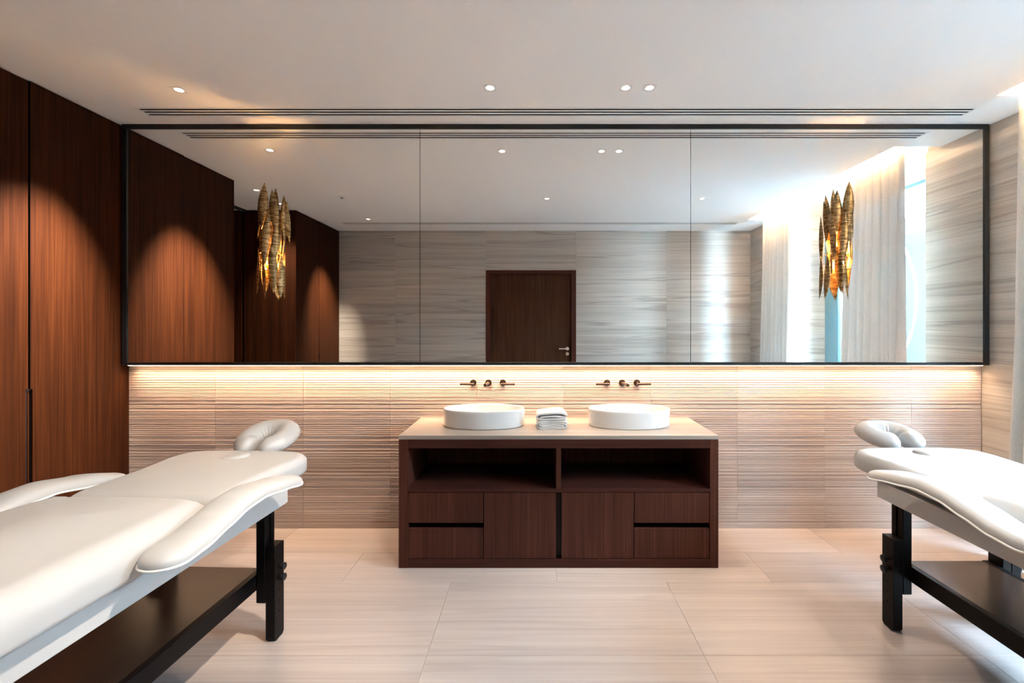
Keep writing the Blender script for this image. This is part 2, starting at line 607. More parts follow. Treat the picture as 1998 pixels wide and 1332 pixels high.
obj('door_track', box(-3.61, -3.55, REC0 + 0.001, REC1 - 0.02, ZC - 0.02, ZC - 0.0005), M['black'], wall_recess)

# front wall (behind the camera, seen in the mirror) with door
DX0, DX1, DZ = -0.737, 0.614, 2.2965
bm = bmesh.new()
add_box(bm, -3.2, DX0, YF - 0.2, YF - 0.016, 0, ZC)
add_box(bm, DX1, 3.4, YF - 0.2, YF - 0.016, 0, ZC)
add_box(bm, DX0, DX1, YF - 0.2, YF - 0.016, DZ, ZC)
wall_front = setting('wall_front', bm, M['grout'])
add_box2 = setting('wall_front_light_block', box(-3.2, 3.4, YF - 0.30, YF - 0.205, 0, ZCOVE), M['void'])  # unseen slab added to stop sky light leaking in around the door leaf
zrows = [0, 0.6, 1.2, 1.8, DZ, ZC]
cols = [(-2.94, -2.095), (-2.095, DX0), (DX0, DX1), (DX1, 1.97), (1.97, XR)]
for i, (a, b) in enumerate(cols):
    for j in range(len(zrows) - 1):
        if i == 2 and j < 4:
            continue
        aa = [(a, b)]
        if j % 2 == 0 and i in (1, 3):
            mid = a + 0.32 if i == 1 else a + 0.9
            aa = [(a, mid), (mid, b)] if j == 0 else aa
        for p0, p1 in aa:
            obj('tile', box(p0 + 0.0006, p1 - 0.0006, YF - 0.016, YF, zrows[j] + 0.0006, zrows[j + 1] - 0.0006, bev=0.0006), M['stone_wall'], wall_front)
door = setting_empty('door_1', (0, YF, 0))
bm = bmesh.new()
fw = 0.07
add_box(bm, DX0, DX0 + fw, -0.19, 0.012, 0, DZ, bev=0.002)
add_box(bm, DX1 - fw, DX1, -0.19, 0.012, 0, DZ, bev=0.002)
add_box(bm, DX0 + fw, DX1 - fw, -0.19, 0.012, DZ - fw * 0.75, DZ, bev=0.002)
obj('door_frame', bm, M['wood_dark'], door)
leaf = obj('door_leaf', box(DX0 + fw + 0.003, DX1 - fw - 0.003, -0.085, -0.04, 0.006, DZ - fw * 0.75 - 0.004, bev=0.0015), M['wood_door'], door)
bm = bmesh.new()
hx, hz = 0.487, 1.120
add_cyl(bm, (hx, -0.041, hz), (hx, -0.030, hz), 0.027)
add_tube(bm, [(hx, -0.035, hz), (hx, 0.005, hz), (hx - 0.012, 0.012, hz), (hx - 0.13, 0.012, hz)], 0.0095, 12)
obj('door_handle', bm, M['steel'], leaf, smooth=40)
bm = bmesh.new()
add_cyl(bm, (hx, -0.041, hz - 0.078), (hx, -0.031, hz - 0.078), 0.026)
add_cyl(bm, (hx, -0.032, hz - 0.078), (hx, -0.027, hz - 0.078), 0.011)
obj('lock_rose', bm, M['steel'], leaf, smooth=40)

# right wall: stone piers either side of the window bay
bm = bmesh.new()
add_box(bm, XR + 0.016, 4.1, WIN1 + 0.016, 3.6, 0, ZCOVE)
add_box(bm, XR + 0.016, 4.1, YF - 0.2, WIN0 - 0.016, 0, ZCOVE)
wall_right = setting('wall_right', bm, M['grout'])
zr = [0, 0.6, 1.2, 1.8, 2.4, ZC]
for j in range(5):
    z0, z1 = zr[j] + 0.0006, zr[j + 1] - 0.0006
    obj('tile', box(XR, XR + 0.016, WIN1, YB - 0.001, z0, z1, bev=0.0006), M['stone_wall'], wall_right)
    obj('tile', box(XR, XR + 0.016, YF, WIN0, z0, z1, bev=0.0006), M['stone_wall'], wall_right)
    zt = ZCOVE if j == 4 else z1
    obj('tile', box(XR + 0.017, XW, WIN0 - 0.016, WIN0, z0, zt, bev=0.0006), M['stone_wall'], wall_right)
    obj('tile', box(XR + 0.017, XW, WIN1, WIN1 + 0.016, z0, zt, bev=0.0006), M['stone_wall'], wall_right)

# window
win = setting_empty('window_1', (XW, 0, 0))
WH = 3.03


def wpart(name, y0, y1, z0, z1, x0=0.0, x1=0.10, mat='frame_alu', bev=0.003):
    return obj(name, box(x0, x1, y0, y1, z0, z1, bev=bev), M[mat], win)


wpart('window_jamb', WIN0, 0.600, 0.0, WH)
wpart('window_jamb', WIN1 - 0.09, WIN1, 0.0, WH)
wpart('mullion', 0.735, 0.87, 0.06, WH - 0.10, -0.02, 0.10)
wpart('mullion', 1.33, 1.40, 0.06, WH - 0.10)
wpart('window_head', 0.600, WIN1 - 0.09, WH - 0.10, WH)
wpart('window_sill', 0.600, WIN1 - 0.09, 0.0, 0.06)
wpart('transom', 0.0 + WIN0, WIN1, WH, ZCOVE, 0.02, 0.10, 'plaster', 0)
for y0, y1 in ((0.600, 0.735), (0.87, 1.33), (1.40, WIN1 - 0.09)):
    wpart('pane', y0, y1, 0.06, WH - 0.10, 0.045, 0.053, 'glass', 0)

# outside
setting('ground', box(4.1, 9.0, -9, 9, -0.2, -0.03), M['paving'])
bm = bmesh.new()
add_box(bm, 4.02, 4.15, -9, 9, ZCOVE + 0.2, 8.0)
add_box(bm, 4.02, 4.15, -9, YF - 0.31, -0.03, ZCOVE + 0.2)
add_box(bm, 4.02, 4.15, 3.71, 9, -0.03, ZCOVE + 0.2)
setting('shading_facade', bm, M['garden'])  # unseen tall facade, added to keep sky light off the garden wall
setting('garden_wall', box(6.5, 6.8, -9, 5, -0.03, 3.35), M['garden'])
bm = bmesh.new()
pts = [(6.28, -1.087 - 1.6 + 1.6 * math.cos(R(t)), 1.92 + 1.6 * math.sin(R(t))) for t in range(-75, 76, 5)]
add_tube(bm, pts, 0.02, 8)
tag(obj('hoop', bm, M['trimwhite'], smooth=180), 'thin white curved hoop outside the window against the pale garden wall', 'hoop')
bm = bmesh.new()
add_tube(bm, [(6.40, -4.5, 3.05), (6.40, 1.5, 3.05)], 0.02, 8)
for yy in (-3.5, -1.9, -0.4, 1.0):
    add_tube(bm, [(6.40, yy, 3.05), (6.52, yy, 2.7)], 0.015, 6)
tag(obj('rail', bm, M['trimwhite'], smooth=180), 'slim pale rail with struts along the top of the garden wall outside', 'rail')

# ------------------------------------------------------------------ mirror
MX0, MX1 = -2.920, 3.210
MZ0 = 1.183
mir = thing('wall_mirror', 'wall-wide black framed mirror of three panes above the vanity', 'mirror', (0.145, 3.33, MZ0))
ox, oy, oz = mir.location
ft, fs, fb = 0.033, 0.033, 0.022
bm = bmesh.new()
x0, x1, zt = MX0 - ox, MX1 - ox, ZC - 0.0005 - oz
add_box(bm, x0, x1, 0, 0.055, zt - ft, zt, bev=0.0015)
add_box(bm, x0, x1, 0, 0.055, 0, fb, bev=0.0015)
add_box(bm, x0, x0 + fs, 0.0002, 0.055, fb, zt - ft)
add_box(bm, x1 - fs, x1, 0.0002, 0.055, fb, zt - ft)
obj('mirror_frame', bm, M['black'], mir)
obj('backing', box(x0, x1, 0.0555, 0.076, fb, zt), M['void'], mir)
sx = [x0 + fs, -0.815 - ox, 1.1015 - ox, x1 - fs]
for i in range(3):
    obj('mirror_pane', box(sx[i] + 0.0016 * (i > 0), sx[i + 1] - 0.0016 * (i < 2), 0.008, 0.014, fb, zt - ft), M['mirror'], mir)
bm = box(MX0 + 0.03, MX1 - 0.03, 3.347, 3.361, 1.1775, 1.1825, bev=0.001)
tag(obj('light_strip', bm, M['strip']), 'glowing warm light strip under the bottom edge of the mirror', 'light strip')
bm = box(2.74, 2.76, WIN0 + 0.05, COVE_Y1 - 0.05, ZC + 0.025, ZC + 0.037, bev=0.001)
tag(obj('light_strip', bm, M['strip']), 'warm light strip in the ceiling slot above the curtains', 'light strip')

# ------------------------------------------------------------------ ceiling fittings
for (x, y, aim, pw, cone, lab) in DL:
    t = thing('downlight', lab, 'downlight', (x, y, ZC), 0, 'square ceiling downlights')
    # square trim with round aperture
    bm = bmesh.new()
    n = 32
    ro, ri, ru, hh = HS + 0.002, 0.0255, 0.019, 0.026
    sq = []
    for k in range(n):
        a = 2 * math.pi * (k + 0.5) / n
        c, s = math.cos(a), math.sin(a)
        f = ro / max(abs(c), abs(s))
        sq.append((c * f, s * f))
    for k in range(4):
        i = min(range(n), key=lambda q: (sq[q][0] - ro * (1, -1, -1, 1)[k]) ** 2 + (sq[q][1] - ro * (1, 1, -1, -1)[k]) ** 2)
        sq[i] = (ro * (1, -1, -1, 1)[k], ro * (1, 1, -1, -1)[k])
    cir = [(math.cos(2 * math.pi * (k + 0.5) / n), math.sin(2 * math.pi * (k + 0.5) / n)) for k in range(n)]
    add_sweep(bm, [[(a, b, 0.0) for a, b in sq], [(a, b, -0.002) for a, b in sq],
                   [(a * ri, b * ri, -0.002) for a, b in cir], [(a * ri, b * ri, 0.004) for a, b in cir]], cap=False)
    obj('trim', bm, M['trimwhite'], t, smooth=30)
    bm = bmesh.new()
    add_sweep(bm, [[(a * ri, b * ri, 0.004) for a, b in cir], [(a * ru, b * ru, hh) for a, b in cir]], cap=False)
    bm.faces.new([bm.verts.new((a * ru, b * ru, hh + 0.001)) for a, b in cir])
    obj('baffle', bm, M['baffle'], t, smooth=30)
    bm = bmesh.new()
    add_cyl(bm, (0, 0, 0.0085), (0, 0, 0.011), 0.0165)
    obj('lens', bm, M['lens'], t)
    d = bpy.data.lights.new('downlight_lamp', 'SPOT')
    d.energy = pw
    d.color = WARM
    d.spot_size = R(cone)
    d.spot_blend = 1.0
    d.shadow_soft_size = 0.04
    o = bpy.data.objects.new('downlight_lamp', d)
    o.location = (x, y, ZC - 0.006)
    o.rotation_euler = (Vector(aim) - Vector(o.location)).to_track_quat('-Z', 'Y').to_euler()
    COL.objects.link(o)

for (a, b, c, d_), lab in ((VENT, 'long slim slotted air vent in the ceiling just in front of the mirror'),
                           (VENT2, 'slim slotted air vent at the far end of the ceiling, seen in the mirror')):
    v = thing('air_vent', lab, 'vent', ((a + b) / 2, (c + d_) / 2, ZC), 0, 'linear ceiling vents')
    hw, hd = (b - a) / 2, (d_ - c) / 2
    bm = bmesh.new()
    add_box(bm, -hw, hw, -hd, hd, 0.09, 0.10)
    add_box(bm, -hw - 0.004, -hw, -hd, hd, 0.026, 0.10)
    add_box(bm, hw, hw + 0.004, -hd, hd, 0.026, 0.10)
    add_box(bm, -hw, hw, -hd - 0.004, -hd, 0.026, 0.10)
    add_box(bm, -hw, hw, hd, hd + 0.004, 0.026, 0.10)
    add_box(bm, -hw + 0.001, hw - 0.001, -hd + 0.001, hd - 0.001, 0.0012, 0.0022)
    obj('plenum', bm, M['void'], v)
    for s0, s1 in ((0.021, 0.0395), (0.0575, 0.0785)):
        obj('slat', box(-hw, hw, -hd + s0, -hd + s1, -0.001, 0.0008), M['trimwhite'], v)
    bm = bmesh.new()
    add_box(bm, -hw - 0.012, hw + 0.012, -hd - 0.012, -hd, -0.002, 0)
    add_box(bm, -hw - 0.012, hw + 0.012, hd, hd + 0.012, -0.002, 0)
    add_box(bm, -hw - 0.012, -hw, -hd, hd, -0.002, 0)
    add_box(bm, hw, hw + 0.012, -hd, hd, -0.002, 0)
    obj('vent_frame', bm, M['trimwhite'], v)

s = thing('smoke_detector', 'small round white detector on the ceiling, seen in the left mirror pane', 'detector', (-2.13, 1.475, ZC))
bm = bmesh.new()
prof = [(0.045, 0), (0.045, -0.006), (0.036, -0.012), (0.016, -0.014)]
add_sweep(bm, [[(r_ * math.cos(2 * math.pi * k / 28), r_ * math.sin(2 * math.pi * k / 28), z) for k in range(28)] for r_, z in prof])
obj('housing', bm, M['trimwhite'], s, smooth=40)
bm = bmesh.new()
add_cyl(bm, (0, 0, -0.014), (0, 0, -0.020), 0.013)
obj('sensor_eye', bm, M['black'], s, smooth=40)

# ------------------------------------------------------------------ curtains
def curtain(y0, y1, xc, label, seed, lean):
    rr = random.Random(seed)
    nu, nv = 260, 44
    folds = 8
    ph = [rr.uniform(-0.5, 0.5) for _ in range(folds + 2)]
    am = [rr.uniform(0.65, 1.2) for _ in range(folds + 2)]
    z0, z1 = 0.006, ZCOVE - 0.035
    bm = bmesh.new()
    g = []
    for j in range(nv + 1):
        fz = j / nv
        z = z0 + (z1 - z0) * fz
        row = []
        low = 1 - fz
        for i in range(nu + 1):
            u = i / nu
            q = u * folds
            k = int(q)
            t = q - k
            sm = t * t * (3 - 2 * t)
            p_ = ph[k] * (1 - sm) + ph[k + 1] * sm
            a = am[k] * (1 - sm) + am[k + 1] * sm
            ang = 2 * math.pi * q + p_ * (0.6 + 2.0 * low * math.sin(2.2 * fz + k))
            A = (0.026 + 0.026 * low) * a
            x = xc + A * math.sin(ang) + 0.012 * math.sin(ang * 2.3 + 4 * fz + seed) * low
            y = y0 + (y1 - y0) * u + 0.012 * math.cos(ang) + lean * low * (u - 0.5) * 0.10
            row.append(bm.verts.new((x - lean * 0.035 * low * low, y, z)))
        g.append(row)
    for j in range(nv):
        for i in range(nu):
            bm.faces.new((g[j][i], g[j][i + 1], g[j + 1][i + 1], g[j + 1][i]))
    t = thing('curtain', label, 'curtain', (0, 0, 0), 0, 'sheer curtains at the window')
    obj('fabric', bm, M['sheer'], t, smooth=180)
    return t


curtain(2.16, 2.875, 2.965, 'sheer cream curtain beside the right massage table', 5, 1.0)
curtain(0.40, 1.10, 3.03, 'sheer cream curtain seen in the mirror, left of the right sconce', 11, 1.0)
bm = box(2.955, 2.985, WIN0 + 0.01, COVE_Y1 - 0.01, ZCOVE - 0.03, ZCOVE, bev=0.003)
tag(obj('curtain_rail', bm, M['trimwhite']), 'white curtain rail inside the ceiling slot by the window', 'rail')

# ------------------------------------------------------------------ vanity
VX0, VX1, VY0, VY1 = -0.823, 1.107, 2.846, 3.399
van = thing('vanity_cabinet', 'dark walnut vanity cabinet with open shelves, drawers and two doors', 'cabinet', ((VX0 + VX1) / 2, VY0, 0))
ox = van.location.x
D = VY1 - VY0
zt, zi, zs1, zs0, zb = 0.776, 0.7226, 0.477, 0.456, 0.0533
xi0, xi1 = -0.768 - ox, 1.056 - ox
xo0, xo1 = VX0 - ox, VX1 - ox
obj('side_panel', box(xo0, xi0, 0, D, 0, zt, bev=0.001), M['wood_dark'], van)
obj('side_panel', box(xi1, xo1, 0, D, 0, zt, bev=0.001), M['wood_dark'], van)
obj('top_rail', box(xi0, xi1, 0.0005, D, zi, zt, bev=0.001), M['wood_dark_x'], van)
obj('plinth', box(xi0, xi1, 0.0005, D, 0, zb - 0.001, bev=0.001), M['wood_dark_x'], van)
obj('shelf', box(xi0, xi1, 0.0015, D - 0.02, zs0, zs1, bev=0.001), M['wood_dark_x'], van)
obj('divider', box(0.128 - ox, 0.1565 - ox, 0.0015, D - 0.02, zs1, zi, bev=0.001), M['wood_dark'], van)
obj('back_panel', box(xi0, xi1, D - 0.02, D, zb, zi), M['wood_dark'], van)
obj('carcass', box(xi0 + 0.001, xi1 - 0.001, 0.034, D - 0.021, zb, zs0 - 0.001), M['void'], van)
obj('pull_channel', box(0.128 - ox, 0.1575 - ox, 0.024, 0.033, zb, zs0 - 0.001), M['espresso'], van)
zd = (0.271, 0.238)
fy0, fy1 = 0.004, 0.024
for a, b in ((-0.766, -0.3145), (0.601, 1.054)):
    obj('drawer', box(a - ox, b - ox, fy0, fy1, zd[0], zs0 - 0.003, bev=0.0012), M['wood_dark'], van)
    obj('drawer', box(a - ox, b - ox, fy0, fy1, zb + 0.002, zd[1], bev=0.0012), M['wood_dark'], van)
for a, b in ((-0.310, 0.1255), (0.1600, 0.5965)):
    obj('door', box(a - ox, b - ox, fy0, fy1, zb + 0.002, zs0 - 0.003, bev=0.0012), M['wood_dark'], van)
bm = box(VX0 - 0.001, VX1 + 0.001, VY0 - 0.001, YB - 0.002, zt, 0.80, bev=0.0015)
tag(obj('countertop', bm, M['stone_top']), 'pale veined stone countertop lying on the walnut vanity', 'countertop')


def basin(x, y, label):
    b = thing('basin', label, 'basin', (x, y, 0.80), 0, 'oval vessel basins')
    A, B, H = 0.270, 0.165, 0.117
    prof = [(0.945, 0.0), (0.975, 0.004), (0.985, 0.012), (0.993, 0.05), (1.0, 0.100), (1.0, 0.110), (0.995, 0.115), (0.985, H),
            (0.970, H - 0.0005), (0.955, H - 0.004), (0.948, H - 0.010), (0.935, 0.075), (0.90, 0.045), (0.80, 0.026), (0.55, 0.018), (0.2, 0.0155), (0.0, 0.015)]
    n = 72
    bm = bmesh.new()
    rings = []
    for r_, z in prof[:-1]:
        # keep the wall thickness equal all round
        d = (1 - r_) * 0.20
        rings.append([((A - d) * math.cos(2 * math.pi * k / n) * (1 if r_ > 0.9 else (r_ + 0.1)), (B - d) * math.sin(2 * math.pi * k / n) * (1 if r_ > 0.9 else (r_ + 0.1)), z) for k in range(n)])
    add_sweep(bm, rings)
    obj('bowl', bm, M['ceramic'], b, smooth=60)
    bm = bmesh.new()
    add_sweep(bm, [[(r_ * math.cos(2 * math.pi * k / 24), r_ * math.sin(2 * math.pi * k / 24), z) for k in range(24)] for r_, z in ((0.032, 0.014), (0.032, 0.020), (0.026, 0.022), (0.01, 0.0225))])
    obj('drain', bm, M['steel'], b, smooth=40)


basin(-0.340, 3.145, 'oval white ceramic basin on the left of the folded towels')
basin(0.626, 3.145, 'oval white ceramic basin on the right of the folded towels')


def rounded_bar(p0, p1, hw, hh, n=16):
    """bar with flattened round section from p0 to p1 (along x)"""
    bm = bmesh.new()
    rings = []
    L = abs(p1[0] - p0[0])
    for t, s in ((0, 0.75), (0.03, 0.97), (0.06, 1), (0.94, 1), (0.97, 0.97), (1, 0.75)):
        c = [p0[i] + (p1[i] - p0[i]) * t for i in range(3)]
        rings.append([(c[0], c[1] + hw * s * math.cos(2 * math.pi * k / n), c[2] + hh * s * math.sin(2 * math.pi * k / n)) for k in range(n)])
    return add_sweep(bm, rings)


def ring_rose(bm, x, z):
    prof = [(0.0235, 0.0), (0.0235, -0.008), (0.0215, -0.011), (0.0165, -0.011), (0.0155, -0.009)]
    add_sweep(bm, [[(x + r_ * math.cos(2 * math.pi * k / 28), d, z + r_ * math.sin(2 * math.pi * k / 28)) for k in range(28)] for r_, d in prof])


def faucet(xc, dl, dr, tip, label):
    f = thing('wall_faucet', label, 'faucet', (xc, YB, 1.0515), 0, 'bronze wall faucets')
    for dx, sgn in ((dl, -1), (dr, 1)):
        bm = bmesh.new()
        add_cyl(bm, (dx, -0.008, 0), (dx, -0.058, 0), 0.0115, 18)
        me = rounded_bar((dx - sgn * 0.012, -0.058, -0.004), (dx + sgn * 0.088, -0.058, -0.004), 0.0095, 0.0085)
        tmp = bpy.data.meshes.new('tmp')
        me.to_mesh(tmp)
        me.free()
        bm.from_mesh(tmp)
        bpy.data.meshes.remove(tmp)
        h = obj('lever_handle', bm, M['bronze'], f, smooth=40)
        bm = bmesh.new()
        ring_rose(bm, dx, 0)
        obj('rose', bm, M['bronze'], h, smooth=40)
    bm = bmesh.new()
    add_tube(bm, [(0, -0.008, 0), (0, -0.03, 0.0), (0, -0.10, 0.004), (tip * 0.1, -0.19, 0.007), (tip * 0.1, -0.205, 0.007), (tip * 0.1, -0.206, 0.007)], [0.012, 0.0105, 0.0105, 0.0105, 0.0105, 0.006], 18)
    sp = obj('spout', bm, M['bronze'], f, smooth=40)
    bm = bmesh.new()
    ring_rose(bm, 0, 0)
    obj('rose', bm, M['bronze'], sp, smooth=40)


faucet(-0.337, -0.109, 0.105, -0.03, 'dark bronze wall faucet with two lever handles above the left basin')
faucet(0.628, -0.109, 0.107, 0.03, 'dark bronze wall faucet with two lever handles above the right basin')


# towels: cloth strips folded in the xz profile, extruded in y
def chaikin(pts, it=2):
    for _ in range(it):
        q = [pts[0]]
        for a, b in zip(pts[:-1], pts[1:]):
            q += [(a[0] * 0.75 + b[0] * 0.25, a[1] * 0.75 + b[1] * 0.25), (a[0] * 0.25 + b[0] * 0.75, a[1] * 0.25 + b[1] * 0.75)]
        q.append(pts[-1])
        pts = q
    return pts


def fold_strip(path, th, y0, y1, droop=0.0, seed=1):
    rr = random.Random(seed)
    p_ = chaikin(path, 3)
    left, right = [], []
    for i, (x, z) in enumerate(p_):
        a, b = p_[max(i - 1, 0)], p_[min(i + 1, len(p_) - 1)]
        tx, tz = b[0] - a[0], b[1] - a[1]
        l = math.hypot(tx, tz) or 1
        nx, nz = -tz / l, tx / l
        left.append((x + nx * th / 2, z + nz * th / 2))
        right.append((x - nx * th / 2, z - nz * th / 2))
    ny = 9
    bm = bmesh.new()
    loop2 = left + right[::-1]
    rings = []
    for j in range(ny):
        t = j / (ny - 1)
        y = y0 + (y1 - y0) * t
        e = 4 * (t - 0.5) ** 2
        rings.append([(x * (1 - 0.02 * e) + 0.002 * math.sin(7 * t + seed), y + 0.004 * math.sin(40 * x + seed), max(z, 0.0004)) for x, z in loop2])
    rv = [[bm.verts.new(q) for q in r_] for r_ in rings]
    m = len(loop2)
    for j in range(ny - 1):
        for i in range(m):
            k = (i + 1) % m
            bm.faces.new((rv[j][i], rv[j][k], rv[j + 1][k], rv[j + 1][i]))
    n = len(left)
    for r_ in (rv[0], rv[-1]):
        for i in range(n - 1):
            bm.faces.new((r_[i], r_[i + 1], r_[m - 2 - i], r_[m - 1 - i]))
    return bm


TX, TY = 0.108, 3.02
lower = [(-0.070, 0.026), (0.03, 0.029), (0.072, 0.024), (0.078, 0.016), (0.06, 0.013), (0.0, 0.017), (-0.05, 0.018), (-0.072, 0.020),
         (-0.086, 0.026), (-0.080, 0.036), (-0.05, 0.039), (0.05, 0.040), (0.086, 0.034), (0.094, 0.022), (0.088, 0.009), (0.06, 0.006),
         (-0.05, 0.0058), (-0.085, 0.007), (-0.099, 0.020), (-0.099, 0.034), (-0.088, 0.047), (-0.05, 0.050), (0.05, 0.051), (0.09, 0.047), (0.099, 0.036)]
tw = tag(obj('folded_towel', fold_strip(lower, 0.010, -0.005, 0.185, seed=2), M['towel'], smooth=60), 'folded white towel lying on the countertop, lower of the two', 'towel', 'folded towels')
tw.location = (TX, TY, 0.8003)
upper = [(0.090, 0.008), (0.03, 0.0085), (-0.03, 0.007), (-0.085, 0.0058), (-0.098, 0.016), (-0.090, 0.032), (-0.05, 0.040), (0.02, 0.046), (0.070, 0.044), (0.094, 0.032), (0.098, 0.020),
         (0.082, 0.019), (0.03, 0.026), (-0.03, 0.024), (-0.075, 0.016)]
tw2 = tag(obj('folded_towel', fold_strip(upper, 0.0105, 0.0, 0.18, seed=5), M['towel'], smooth=60), 'folded white towel with a loose sagging fold, on top of the lower towel', 'towel', 'folded towels')
tw2.location = (TX - 0.001, TY, 0.8003 + 0.0562)


# ------------------------------------------------------------------ massage tables
def outline_inset(o, d):
    n = len(o)
    out = []
    for i in range(n):
        ax, ay = o[i - 1]
        bx, by = o[(i + 1) % n]
        tx, ty = bx - ax, by - ay
        l = math.hypot(tx, ty) or 1
        out.append((o[i][0] - ty / l * d, o[i][1] + tx / l * d))
    return out


def resample_closed(o, n):
    P = [Vector((x, y)) for x, y in o]
    P.append(P[0])
    L = [0]
    for a, b in zip(P[:-1], P[1:]):
        L.append(L[-1] + (b - a).length)
    res = []
    j = 0
    for k in range(n):
        s_ = L[-1] * k / n
        while L[j + 1] < s_:
            j += 1
        t = (s_ - L[j]) / max(L[j + 1] - L[j], 1e-9)
        q = P[j].lerp(P[j + 1], t)
        res.append((q.x, q.y))
    return res


def chaikin_closed(o, it=3):
    for _ in range(it):
        q = []
        for i in range(len(o)):
            a, b = o[i], o[(i + 1) % len(o)]
            q += [(a[0] * 0.75 + b[0] * 0.25, a[1] * 0.75 + b[1] * 0.25), (a[0] * 0.25 + b[0] * 0.75, a[1] * 0.25 + b[1] * 0.75)]
        o = q
    return o


def add_pad(bm, o, zb_, zt_, r_top, r_bot, crown, zfun=None, rings_in=10):
    """cushion from a counter-clockwise plan outline, rounded edges and a domed top"""
    o = resample_closed(o, 120)
    xs_, ys_ = [p_[0] for p_ in o], [p_[1] for p_ in o]
    cx, cy = (min(xs_) + max(xs_)) / 2, (min(ys_) + max(ys_)) / 2
    W, L = (max(xs_) - min(xs_)) / 2, (max(ys_) - min(ys_)) / 2
    lim = min(W, L)

    def shrink(d):
        return [(cx + (x - cx) * (W - d) / W, cy + (y - cy) * (L - d) / L) for x, y in o]
    rings = []
    for k in range(6):
        a = math.pi / 2 * k / 5
        rings.append((shrink(r_bot * (1 - math.sin(a))), zb_ + r_bot * (1 - math.cos(a))))
    for k in range(11):
        a = math.pi / 2 * k / 10
        rings.append((shrink(r_top * (1 - math.cos(a))), zt_ - r_top * (1 - math.sin(a))))
    for k in range(1, rings_in + 1):
        t = k / rings_in
        rings.append((shrink(r_top + (lim * 0.985 - r_top) * t), zt_ + crown * t * t * (3 - 2 * t)))
    out = []
    for ps, z in rings:
        out.append([(x, y, z + (zfun(x, y) if zfun else 0)) for x, y in ps])
    rv = [[bm.verts.new(p_) for p_ in r_] for r_ in out]
    n = len(o)
    for a, b in zip(rv[:-1], rv[1:]):
        for j in range(n):
            k = (j + 1) % n
            bm.faces.new((a[j], a[k], b[k], b[j]))
    bm.faces.new(rv[0][::-1])
    bm.faces.new(rv[-1])
    return bm


def lerp_table(t, tab):
    if t <= tab[0][0]:
        return tab[0][1]
    for (a, va), (b, vb) in zip(tab[:-1], tab[1:]):
        if t <= b:
            u = (t - a) / (b - a)
            u = u * u * (3 - 2 * u) * 0.5 + u * 0.5
            return va + (vb - va) * u
    return tab[-1][1]


def apply_boolean(o, cutter):
    md = o.modifiers.new('cut', 'BOOLEAN')
    md.operation = 'DIFFERENCE'
    md.object = cutter
    md.solver = 'EXACT'
    dg = bpy.context.evaluated_depsgraph_get()
    me = bpy.data.meshes.new_from_object(o.evaluated_get(dg))
    o.modifiers.clear()
    o.data = me
    me.polygons.foreach_set('use_smooth', [True] * len(me.polygons))
    me.set_sharp_from_angle(angle=R(50))
    bpy.data.objects.remove(cutter)


